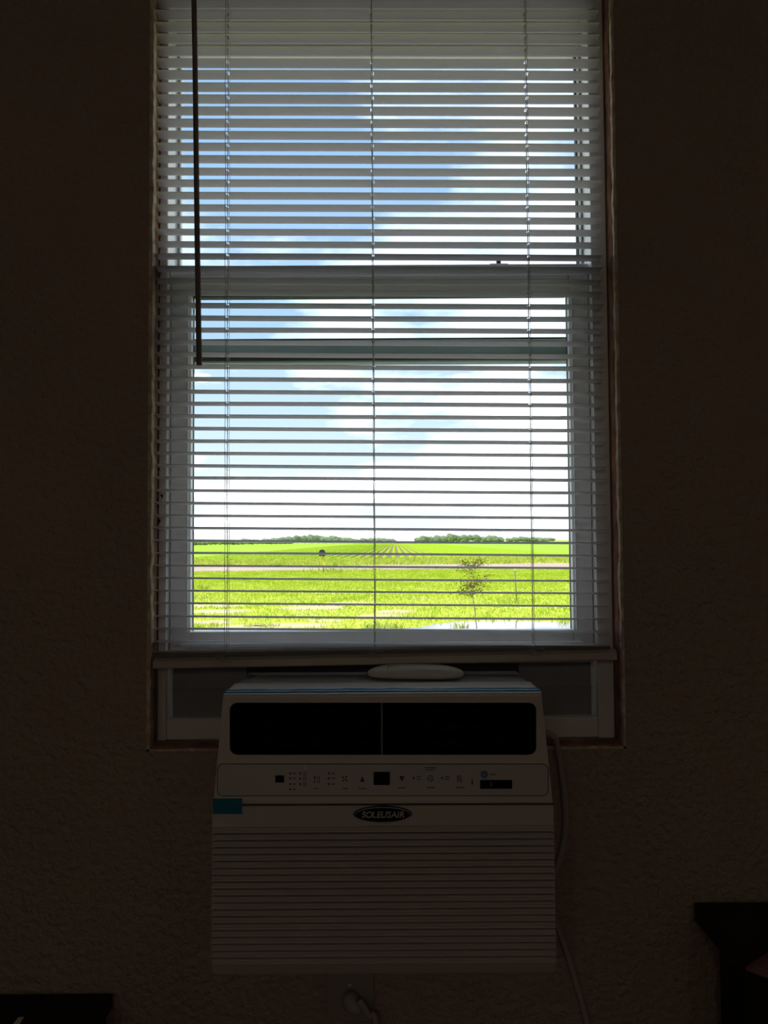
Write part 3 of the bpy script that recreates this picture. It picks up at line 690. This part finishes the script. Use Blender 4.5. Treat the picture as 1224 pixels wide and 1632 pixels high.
# ------------------------------------------------------------------ three ceiling lamps at the far end of the room (seen mirrored in the pane)
YG = (YL0 + YL1) / 2
for px in (322, 523, 735):
    d = ray(px, 604); zl = RZ1 - .05; t = (zl - EYE.z) / d.z; q = EYE + d * t
    x, y = q.x, 2 * YG - q.y
    lt = empty('ceiling_lamp', (x, y, RZ1)); tag(lt, 'small round glowing ceiling lamp mirrored in the window pane', 'lamp', 'row of ceiling lamps behind the camera')
    tube('base_ring', [(x, y, RZ1 - .0005), (x, y, RZ1 - .022)], .075, M['plate'], lt, 24)
    v = []; f = []
    for i in range(7):
        a = R(90 * i / 6)
        for k in range(24): v.append((x + .068 * math.cos(a) * math.cos(k * math.pi / 12), y + .068 * math.cos(a) * math.sin(k * math.pi / 12), RZ1 - .022 - .055 * math.sin(a)))
    for i in range(6):
        for k in range(24): f.append((i * 24 + k, i * 24 + (k + 1) % 24, (i + 1) * 24 + (k + 1) % 24, (i + 1) * 24 + k))
    mk('dome', v, f, M['lamp'], lt, True)

# ================================================================== outside
def ground_mat(name, cols, s1, s2, rough=.95):
    m = bpy.data.materials.new(name); m.use_nodes = True; nt = m.node_tree; b = nt.nodes['Principled BSDF']
    b.inputs['Roughness'].default_value = rough; b.inputs['Specular IOR Level'].default_value = .1
    t = nt.nodes.new('ShaderNodeTexCoord'); a = nt.nodes.new('ShaderNodeTexNoise'); c = nt.nodes.new('ShaderNodeTexNoise')
    a.inputs['Scale'].default_value = s1; a.inputs['Detail'].default_value = 5; c.inputs['Scale'].default_value = s2; c.inputs['Detail'].default_value = 4
    nt.links.new(t.outputs['Object'], a.inputs[0]); nt.links.new(t.outputs['Object'], c.inputs[0])
    ad = nt.nodes.new('ShaderNodeMath'); ad.operation = 'MULTIPLY_ADD'; nt.links.new(a.outputs[0], ad.inputs[0]); ad.inputs[1].default_value = .6
    mu = nt.nodes.new('ShaderNodeMath'); mu.operation = 'MULTIPLY'; nt.links.new(c.outputs[0], mu.inputs[0]); mu.inputs[1].default_value = .4; nt.links.new(mu.outputs[0], ad.inputs[2])
    r = nt.nodes.new('ShaderNodeValToRGB'); nt.links.new(ad.outputs[0], r.inputs[0])
    el = r.color_ramp.elements; n = len(cols)
    el[0].position = .36; el[0].color = (*cols[0], 1); el[1].position = .66; el[1].color = (*cols[-1], 1)
    for i in range(1, n - 1): q = el.new(.36 + .30 * i / (n - 1)); q.color = (*cols[i], 1)
    nt.links.new(r.outputs[0], b.inputs['Base Color']); return m
M['lawn'] = ground_mat('lawn_soil', [(.44, .42, .09), (.42, .48, .05), (.48, .53, .06), (.62, .50, .30)], .45, 3.0)
M['apron'] = ground_mat('bounce_apron_gravel', [(.17, .16, .14), (.21, .20, .18), (.25, .24, .22)], 1.2, 14)
M['road'] = ground_mat('gravel_road', [(.38, .28, .22), (.44, .33, .27), (.49, .39, .32)], .5, 8)
M['field'] = ground_mat('crop_field', [(.25, .42, .025), (.29, .47, .03), (.33, .50, .04)], .05, .6)
M['soil'] = ground_mat('field_soil', [(.20, .13, .07), (.25, .17, .09), (.30, .23, .12)], .6, 5)
M['verge'] = ground_mat('weedy_verge', [(.22, .34, .04), (.38, .44, .08), (.46, .40, .20), (.30, .44, .05)], .25, 1.6)
M['water'] = mat('puddle_water', (.10, .10, .08), .03, .8, noise_amt=.1)
def blade_mat(name, a, b_, c_):
    m = bpy.data.materials.new(name); m.use_nodes = True; nt = m.node_tree
    for n in list(nt.nodes): nt.nodes.remove(n)
    o = nt.nodes.new('ShaderNodeOutputMaterial'); d = nt.nodes.new('ShaderNodeBsdfDiffuse'); t = nt.nodes.new('ShaderNodeBsdfTranslucent'); mi = nt.nodes.new('ShaderNodeMixShader'); mi.inputs[0].default_value = .35
    tcn = nt.nodes.new('ShaderNodeTexCoord'); nz = nt.nodes.new('ShaderNodeTexNoise'); nz.inputs['Scale'].default_value = 1.1; nz.inputs['Detail'].default_value = 8; nz.inputs['Roughness'].default_value = .7
    nt.links.new(tcn.outputs['Object'], nz.inputs[0]); r = nt.nodes.new('ShaderNodeValToRGB'); nt.links.new(nz.outputs[0], r.inputs[0])
    el = r.color_ramp.elements; el[0].position = .34; el[0].color = (*a, 1); el[1].position = .68; el[1].color = (*c_, 1); q = el.new(.52); q.color = (*b_, 1)
    nt.links.new(r.outputs[0], d.inputs[0]); nt.links.new(r.outputs[0], t.inputs[0]); nt.links.new(d.outputs[0], mi.inputs[1]); nt.links.new(t.outputs[0], mi.inputs[2]); nt.links.new(mi.outputs[0], o.inputs[0]); return m
M['blade'] = blade_mat('grass_blade', (.28, .40, .025), (.43, .54, .05), (.58, .57, .15))
M['weed'] = blade_mat('weed_blade', (.20, .28, .03), (.44, .52, .07), (.66, .54, .22))
M['crop'] = blade_mat('crop_leaf', (.31, .47, .03), (.40, .58, .04), (.48, .62, .07))
M['leaf'] = blade_mat('sapling_leaf', (.11, .12, .01), (.19, .18, .02), (.28, .20, .04))
M['tree'] = blade_mat('far_tree_haze_leaf', (.20, .27, .16), (.26, .33, .20), (.33, .40, .25))  # leaf paled and greyed, distance haze put into its colour
M['hedge'] = blade_mat('far_hedge_leaf', (.22, .27, .12), (.28, .33, .15), (.34, .38, .18))
M['bark'] = mat('sapling_bark', (.34, .27, .20), .9, .1, noise_amt=.3, nscale=40)
M['mailbox'] = mat('mailbox_black', (.015, .016, .018), .4, .4, noise_amt=.1)
M['yellow'] = mat('post_yellow', (.75, .55, .03), .6, .3, noise_amt=.15)
M['stake'] = mat('stake_grey', (.14, .15, .14), .7, .3, noise_amt=.2)

def quad(name, pts, m, z0=-.25): return mk(name, [Vector(p) for p in pts] + [Vector(p) + Vector((0, 0, z0)) for p in pts], [(0, 1, 2, 3), (0, 4, 5, 1), (1, 5, 6, 2), (2, 6, 7, 3), (3, 7, 4, 0), (4, 7, 6, 5)], m)
rdir = (G(900, 905) - G(320, 912)); rdir.z = 0; sl_ = rdir.y / rdir.x
rc0 = (G(612, 908).y, G(612, 901).y)
def ry(x, k): return rc0[k] + sl_ * x
X = 400
struct(quad('bounce_apron', [(-14, YO + .01, GZ), (14, YO + .01, GZ), (14, 7.5, GZ), (-14, 7.5, GZ)], M['apron']), 'unseen gravel apron added along the house to bounce light')  # unseen strip, added to bounce neutral light onto the slats
struct(quad('lawn', [(-60, 7.5, GZ), (60, 7.5, GZ), (60, ry(60, 0), GZ), (-60, ry(-60, 0), GZ)], M['lawn']), 'sunlit green front lawn')
struct(quad('road', [(-X, ry(-X, 0) if False else ry(-X, 0), GZ + .02), (X, ry(X, 0), GZ + .02), (X, ry(X, 1), GZ + .02), (-X, ry(-X, 1), GZ + .02)], M['road']), 'pale gravel road past the lawn')
YV = 66.0
struct(quad('verge', [(-X, ry(-X, 1), GZ + .005), (X, ry(X, 1), GZ + .005), (X, YV + sl_ * X, GZ + .005), (-X, YV - sl_ * X, GZ + .005)], M['verge']), 'weedy strip between road and field')
VX = P(629, 862, 1.0).x      # row direction: dx per dy
def fx(x, y): return x + VX * (y - YV)
XR = 19.0
struct(quad('field_soil', [(-XR, YV - sl_ * XR, GZ + .004), (XR, YV + sl_ * XR, GZ + .004), (fx(XR, 440), 440, GZ + .004), (fx(-XR, 440), 440, GZ + .004)], M['soil']), 'brown soil of the crop field')
struct(quad('crop_field', [(-1800, YV - sl_ * 400, GZ + .01), (-XR, YV - sl_ * XR, GZ + .01), (fx(-XR, 2600), 2600, GZ + .01), (-1800, 2600, GZ + .01)], M['field']), 'green crop field across the road')
struct(quad('crop_field', [(XR, YV + sl_ * XR, GZ + .01), (1800, YV + sl_ * 400, GZ + .01), (1800, 2600, GZ + .01), (fx(XR, 2600), 2600, GZ + .01)], M['field']), 'green crop field across the road')

struct(quad('far_field', [(fx(-XR, 440), 440, GZ + .01), (fx(XR, 440), 440, GZ + .01), (fx(XR, 2600), 2600, GZ + .01), (fx(-XR, 2600), 2600, GZ + .01)], M['field']), 'green crop field beyond the rows')
# crop rows: low leafy ridges running away from the road
def row_mesh(seed):
    v = []; f = []; ys = list(np.concatenate([np.arange(0, 120, .5), np.arange(120, 340, 2), np.arange(340, 375, 8)]))
    for i, y in enumerate(ys):
        h = .15 + .10 * noise.noise(Vector((y * 1.1, seed, 0))); w = .23 + .09 * noise.noise(Vector((y * .9, seed, 5)))
        if y > 150: w += (y - 150) * .0015
        for dx, dz in ((-1, 0), (-.75, .7), (0, 1), (.75, .7), (1, 0)):
            v.append((dx * w + .07 * noise.noise(Vector((y * 2, dx * 3, seed))), y, max(0, dz * h)))
    for i in range(len(ys) - 1):
        for k in range(4): a = i * 5 + k; f.append((a, a + 1, a + 6, a + 5))
    me = bpy.data.meshes.new('crop_row'); me.from_pydata(v, [], f); me.materials.append(M['crop']); return me
rms = [row_mesh(s) for s in range(4)]
nrow = int(2 * XR / .84)
for i in range(nrow):
    x = -XR + (i + .5) * 2 * XR / nrow
    o = bpy.data.objects.new('crop_row', rms[i % 4]); C.objects.link(o); o.location = (x, YV + sl_ * x + .9 + .5 * random.random(), GZ + .004); o.rotation_euler.z = -math.atan(VX)
    tag(o, 'long green crop row in the brown field soil', 'crop row', 'crop rows running away from the road')

# puddle
pc_ = []
edge = [(560, 1004), (585, 1000), (612, 999.5), (640, 1001), (665, 1000), (690, 995), (725, 991), (760, 989.5), (800, 989), (850, 989.5), (890, 991), (925, 992), (960, 994)]
pts = [G(x, y, GZ + .012) for x, y in edge]
near = [Vector((4.6, 12.4, GZ + .012)), Vector((4.0, 9.2, GZ + .012)), Vector((2.0, 8.2, GZ + .012)), Vector((-.2, 9.0, GZ + .012)), Vector((-1.2, 11.2, GZ + .012)), Vector((-.9, 12.9, GZ + .012))]
allp = pts + near
pu = mk('puddle', allp + [p - Vector((0, 0, .02)) for p in allp], [tuple(range(len(allp)))] + [(i, (i + 1) % len(allp), len(allp) + (i + 1) % len(allp), len(allp) + i) for i in range(len(allp))], M['water'])
tag(pu, 'rain puddle on the lawn mirroring the sky', 'puddle', kind='stuff')

# grass blades
poly = [(p.x, p.y) for p in allp]
def inside(x, y):
    c = np.zeros(len(x), bool); n = len(poly)
    for i in range(n):
        x0, y0 = poly[i]; x1, y1 = poly[(i + 1) % n]
        if y0 == y1: continue
        c ^= ((y0 > y) != (y1 > y)) & (x < (x1 - x0) * (y - y0) / (y1 - y0) + x0)
    return c
def blades(name, n, y0, y1, hmin, hmax, m, label, wk=.00075, keep=None, edgep=1.0, spread=.36, patches=(), z0=GZ):
    y = np.sqrt(rng.uniform(y0 ** 2, y1 ** 2, n)) if edgep == 1 else rng.uniform(y0, y1, n)
    x = rng.uniform(-1, 1, n) * (spread * y + 1)
    ok = ~inside(x, y)
    yr = rc0[0] + sl_ * x - .25
    if keep == 'lawn': ok &= y < yr
    if keep == 'verge': ok &= (y > rc0[1] + sl_ * x + .3) & (y < YV + sl_ * x + .4)
    for (cx, cy, rx, ry_) in patches: ok &= (((x - cx) / rx) ** 2 + ((y - cy) / ry_) ** 2 + .5 * np.sin(x * 5.1 + cy) * np.cos(y * 3.7)) > rng.uniform(.7, 1.25, n)
    x, y = x[ok], y[ok]; n = len(x)
    cl = .5 + .5 * np.sin(x * 1.7 + 1.3 * np.sin(y * .9)) * np.cos(y * 1.1 + .7 * np.sin(x * 2.3))
    h = hmin + (hmax - hmin) * (rng.random(n) * .55 + cl * .45)
    w = np.maximum(.006, y * wk) * rng.uniform(.6, 1.3, n); a = rng.uniform(0, 2 * np.pi, n); lean = h * rng.uniform(.1, .8, n); la = rng.uniform(0, 2 * np.pi, n)
    z = np.full(n, z0)
    v = np.stack([np.stack([x - w * np.cos(a), y - w * np.sin(a), z], 1), np.stack([x + w * np.cos(a), y + w * np.sin(a), z], 1), np.stack([x + lean * np.cos(la), y + lean * np.sin(la), z + h], 1)], 1).reshape(-1, 3)
    me = bpy.data.meshes.new(name); me.vertices.add(3 * n); me.vertices.foreach_set('co', v.astype(np.float32).ravel())
    me.loops.add(3 * n); me.loops.foreach_set('vertex_index', np.arange(3 * n, dtype=np.int32)); me.polygons.add(n); me.polygons.foreach_set('loop_start', np.arange(0, 3 * n, 3, dtype=np.int32)); me.polygons.foreach_set('loop_total', np.full(n, 3, dtype=np.int32))
    me.update(calc_edges=True); me.validate(); me.materials.append(m)
    o = bpy.data.objects.new(name, me); C.objects.link(o); tag(o, label, 'grass', kind='stuff'); return o
def gp(px, py, rx, ry_): g = G(px, py); return (g.x, g.y, rx, ry_)
PT = [gp(345, 975, 1.0, .5), gp(335, 992, .5, .35), gp(450, 997, .9, .45), gp(390, 1000, .7, .35), gp(500, 969, .9, .5), gp(560, 962, .8, .35), gp(330, 966, .9, .35), gp(610, 982, .6, .3), gp(630, 975, .5, .4), gp(520, 990, .35, .2)]
M['sand'] = ground_mat('bare_sand', [(.44, .34, .19), (.50, .40, .24), (.54, .45, .29), (.44, .44, .12)], 1.5, 9)
for i, (cx, cy, rx, ry_) in enumerate(PT):
    n = 22; ring_ = []
    for k in range(n):
        a = 2 * math.pi * k / n; q = 1 + .35 * noise.noise(Vector((math.cos(a) * 1.6, math.sin(a) * 1.6, i * 3.3)))
        ring_.append((cx + rx * q * math.cos(a), cy + ry_ * q * math.sin(a), GZ + .001))
    top = [(cx + (x - cx) * .7, cy + (y - cy) * .7, GZ + .018) for x, y, z in ring_]
    tag(mk('bare_patch', ring_ + top, [(k, (k + 1) % n, n + (k + 1) % n, n + k) for k in range(n)] + [tuple(range(n, 2 * n))], M['sand'], None, False), 'bare sandy patch in the lawn grass', 'sand', 'bare sandy patches in the lawn', 'stuff')
blades('lawn_grass', 110000, 9, 42, .03, .10, M['blade'], 'short bright green lawn grass in front of the road', keep='lawn', patches=PT)
blades('verge_weeds', 26000, 44, 68, .10, .34, M['weed'], 'rough weeds between the road and the field', keep='verge', edgep=0, wk=.0009)
# taller tufts
def tuft(px, py, n, rad, h, label, lean=.8, m='weed'):
    h *= .75; n = int(n * .7)
    g = G(px, py); v = []; f = []
    for i in range(n):
        a = random.uniform(0, 6.28); r_ = rad * math.sqrt(random.random()); b = Vector((g.x + r_ * math.cos(a), g.y + .5 * r_ * math.sin(a), GZ)); hh = h * random.uniform(.5, 1.1); w = .007 * (g.y / 14)
        tip = b + Vector((random.uniform(-1, 1) * lean * hh, random.uniform(-1, 1) * lean * hh, hh)); s = len(v); q = random.uniform(0, 6.28); dx = Vector((w * math.cos(q), w * math.sin(q), 0))
        v += [b - dx, b + dx, b.lerp(tip, .55) + dx * .8 + Vector((0, 0, .1 * hh)), b.lerp(tip, .55) - dx * .8 + Vector((0, 0, .1 * hh)), tip]; f += [(s, s + 1, s + 2, s + 3), (s + 3, s + 2, s + 4)]
    return tag(mk('grass_tuft', v, f, M[m]), label, 'grass tuft')
tuft(322, 940, 60, .30, .30, 'leafy weed tuft on the lawn below the gravel road', .9)
tuft(318, 955, 60, .35, .22, 'dry brownish weed tuft on the lawn', .9)
tuft(330, 1000, 120, .35, .16, 'dense green tuft at the edge of bare sandy lawn')
tuft(415, 1000, 140, .35, .15, 'low green tuft between bare sandy patches')
tuft(612, 1002, 200, .42, .19, 'tall reedy tuft growing at the puddle end')
tuft(528, 913, 160, 1.6, .42, 'dark weedy clump beside the mailbox post')
tuft(570, 911, 160, 1.6, .36, 'weedy roadside clump between the mailbox and the crop rows')
tuft(822, 962, 90, .5, .24, 'green weed tuft around the thin stake')
tuft(727, 1001, 40, .12, .17, 'small reed tuft standing in the puddle by the sapling')
tuft(742, 1001, 30, .08, .15, 'thin reed tuft in the puddle nearest the sapling trunk')
tuft(908, 990, 60, .3, .22, 'pale dry tuft on the puddle bank', .6)

# mailbox
mb = G(514, 913); MX, MY = mb.x, mb.y
mbx = empty('mailbox', (MX, MY, GZ)); tag(mbx, 'black round-topped mailbox on a yellow-marked post by the road', 'mailbox')
box('post', MX - .03 + .05, MX + .03 + .05, MY - .03, MY + .03, GZ, GZ + .86, M['stake'], mbx)
box('marker', MX + .012, MX + .088, MY - .038, MY - .031, GZ + .38, GZ + .80, M['yellow'], mbx)
pf_ = [(-.16, 0), (.16, 0), (.16, .17)] + [(.16 * math.cos(R(a)), .17 + .15 * math.sin(R(a))) for a in range(15, 166, 15)] + [(-.16, .17)]
def ext_y(name, prof, y0, y1, z, m, parent):
    n = len(prof); v = [(MX + a, y0, z + b) for a, b in prof] + [(MX + a, y1, z + b) for a, b in prof]
    return mk(name, v, [(i, (i + 1) % n, n + (i + 1) % n, n + i) for i in range(n)] + [tuple(range(n))[::-1], tuple(range(n, 2 * n))], m, parent)
ext_y('box', pf_, MY - .28, MY + .28, GZ + .86, M['mailbox'], mbx)
ext_y('door', [(a * .94, .01 + b * .94) for a, b in pf_], MY - .295, MY - .281, GZ + .86, M['mailbox'], mbx)
box('flag', MX + .162, MX + .172, MY - .15, MY - .02, GZ + .98, GZ + 1.06, M['yellow'], mbx)

# stake
g = G(823.5, 961); sk = empty('marker_stake', (g.x, g.y, GZ)); tag(sk, 'thin grey stake with a white tip standing on the lawn', 'stake')
tube('shaft', [(g.x, g.y, GZ), (g.x - .035, g.y, GZ + .82)], .013, M['stake'], sk, 6)
tube('tip', [(g.x - .035, g.y, GZ + .82), (g.x - .038, g.y, GZ + .90)], .018, M['remote'], sk, 6)

# sapling
g = G(759, 1001); sp = empty('sapling', (g.x, g.y, GZ)); tag(sp, 'young slender tree with sparse olive leaves on the lawn', 'tree')
sc = g.y / FPX
def SP(px, py, dy=0): return Vector((g.x + (px - 759) * sc, g.y + dy, GZ + (1001 - py) * sc))
tube('trunk', spline([SP(760, 1002), SP(758, 985), SP(757, 970), SP(754, 950), SP(757, 925), SP(753, 905), SP(756, 893)], 5), [.011] * 6 + list(np.linspace(.011, .003, 25)), M['bark'], sp, 7)
r2 = random.Random(5); v = []; f = []
for i in range(26):
    py = r2.uniform(900, 955); a = r2.uniform(0, 6.28); ln = r2.uniform(20, 42) * (1 - .5 * abs(py - 930) / 30)
    b = SP(755, py); e_ = b + Vector((math.cos(a) * ln * sc, math.sin(a) * ln * sc, r2.uniform(2, 14) * sc)); md = b.lerp(e_, .5) + Vector((0, 0, -.01))
    tube('branch', spline([b, md, e_], 3), .003, M['bark'], sp, 4)
    for k in range(32):
        t_ = r2.uniform(.15, 1.12); c = b.lerp(e_, t_) + Vector((r2.gauss(0, .06), r2.gauss(0, .06), r2.gauss(0, .035))); s = len(v)
        n1 = Vector((r2.gauss(0, 1), r2.gauss(0, 1), r2.gauss(0, 1))).normalized() * r2.uniform(.015, .028); n2 = n1.cross(Vector((r2.gauss(0, 1), r2.gauss(0, 1), 1))).normalized() * .012
        v += [c - n1, c + n2, c + n1, c - n2]; f.append((s, s + 1, s + 2, s + 3))
fo = mk('foliage', v, f, M['leaf'], sp); fo['kind'] = 'stuff'

# far trees and hedge
def tree_mesh(seed, mats):
    r_ = random.Random(seed); bm = bmesh.new()
    for i in range(5):
        mtx = Matrix.Translation((r_.uniform(-.45, .45), r_.uniform(-.3, .3), .55 + r_.uniform(-.12, .22))) @ Matrix.Diagonal((r_.uniform(.35, .55), r_.uniform(.35, .5), r_.uniform(.25, .4), 1))
        bmesh.ops.create_icosphere(bm, subdivisions=3, radius=1, matrix=mtx)
    for v in bm.verts: v.co += v.normal * .0 + Vector((noise.noise(v.co * 5 + Vector((seed, 0, 0))), noise.noise(v.co * 5 + Vector((0, seed, 0))), noise.noise(v.co * 6 + Vector((0, 0, seed))))) * .11
    me = bpy.data.meshes.new('crown'); bm.to_mesh(me); bm.free(); me.materials.append(mats); return me
tms = [tree_mesh(s, M['tree']) for s in range(4)]; hms = [tree_mesh(s + 9, M['hedge']) for s in range(2)]
tvm, tfm = tube_geo([(0, 0, 0), (.02, 0, .3), (0, 0, .6)], [.05, .04, .03], 6); tkm = bpy.data.meshes.new('trunk'); tkm.from_pydata(tvm, [], tfm); tkm.materials.append(M['bark'])
def far_tree(px, w, h, Y, ms, label, group, name='distant_tree'):
    # w, h in metres
    p = P(px, 862, Y); e_ = bpy.data.objects.new(name, None); C.objects.link(e_); e_.location = (p.x, Y, GZ); tag(e_, label, 'tree' if 'tree' in name else 'shrub', group)
    for nm, me in (('crown', random.choice(ms)), ('trunk', tkm)):
        o = bpy.data.objects.new(nm, me); C.objects.link(o); o.parent = e_; o.scale = (w * 1.35, w * 1.2, h) if nm == 'crown' else (h * .6, h * .6, h)
for px, hp in ((345, 3), (372, 3), (392, 5), (408, 4), (424, 5), (440, 6), (452, 7), (463, 8), (474, 9), (486, 10), (497, 11), (508, 9), (519, 8), (531, 9), (542, 7), (553, 6), (566, 4), (580, 5), (594, 5), (607, 5), (622, 4)):
    far_tree(px, random.uniform(3.2, 4.6), (hp + 3.5) * .41, 500 + random.uniform(-25, 25), tms, 'hazy green tree in the distant line behind the mailbox', 'distant trees behind the mailbox')
for px, hp in ((668, 5), (676, 7), (690, 7), (699, 9), (709, 8), (719, 11), (729, 9), (740, 9), (750, 8), (759, 9), (772, 6), (784, 8), (793, 6)):
    far_tree(px, random.uniform(3.0, 4.4), (hp + 3.5) * .41, 500 + random.uniform(-20, 20), tms, 'rounded green tree in the distant clump beyond the sapling', 'distant clump of trees')
for px, hp in ((812, 4), (822, 5), (833, 6), (844, 5), (855, 5), (866, 4), (877, 3)):
    far_tree(px, 3.6, (hp + 3.5) * .41, 520 + random.uniform(-15, 15), tms, 'low greyish tree in the thin row beyond the stake', 'low trees on the horizon')
for k in range(22):
    far_tree(305 + k * 7.5, 2.0, 2.1 - .03 * k, 300 + k * 6 + random.uniform(-6, 6), hms, 'olive hedge shrub along the field edge before the distant trees', 'hedge shrubs at the field edge', 'hedge_shrub')

# overhead wire between two poles standing outside the window view
wy = 60
for xs_, in ((-45,), (45,)):
    po = tube('utility_pole', [(xs_, wy + .03 * xs_, GZ), (xs_, wy + .03 * xs_, 13.2)], [.16, .11], M['bark'], None, 10); tag(po, 'wooden utility pole beside the road carrying a wire', 'pole', 'utility poles along the road')
wpts = [(-45 + 90 * i / 40, wy + .03 * (-45 + 90 * i / 40), 12.9 + (2.2 * ((i / 20 - 1) ** 2 - 1))) for i in range(41)]
wv = tube('utility_wire', wpts, .012, M['stake'], None, 5); tag(wv, 'thin overhead wire crossing the pale sky', 'wire')
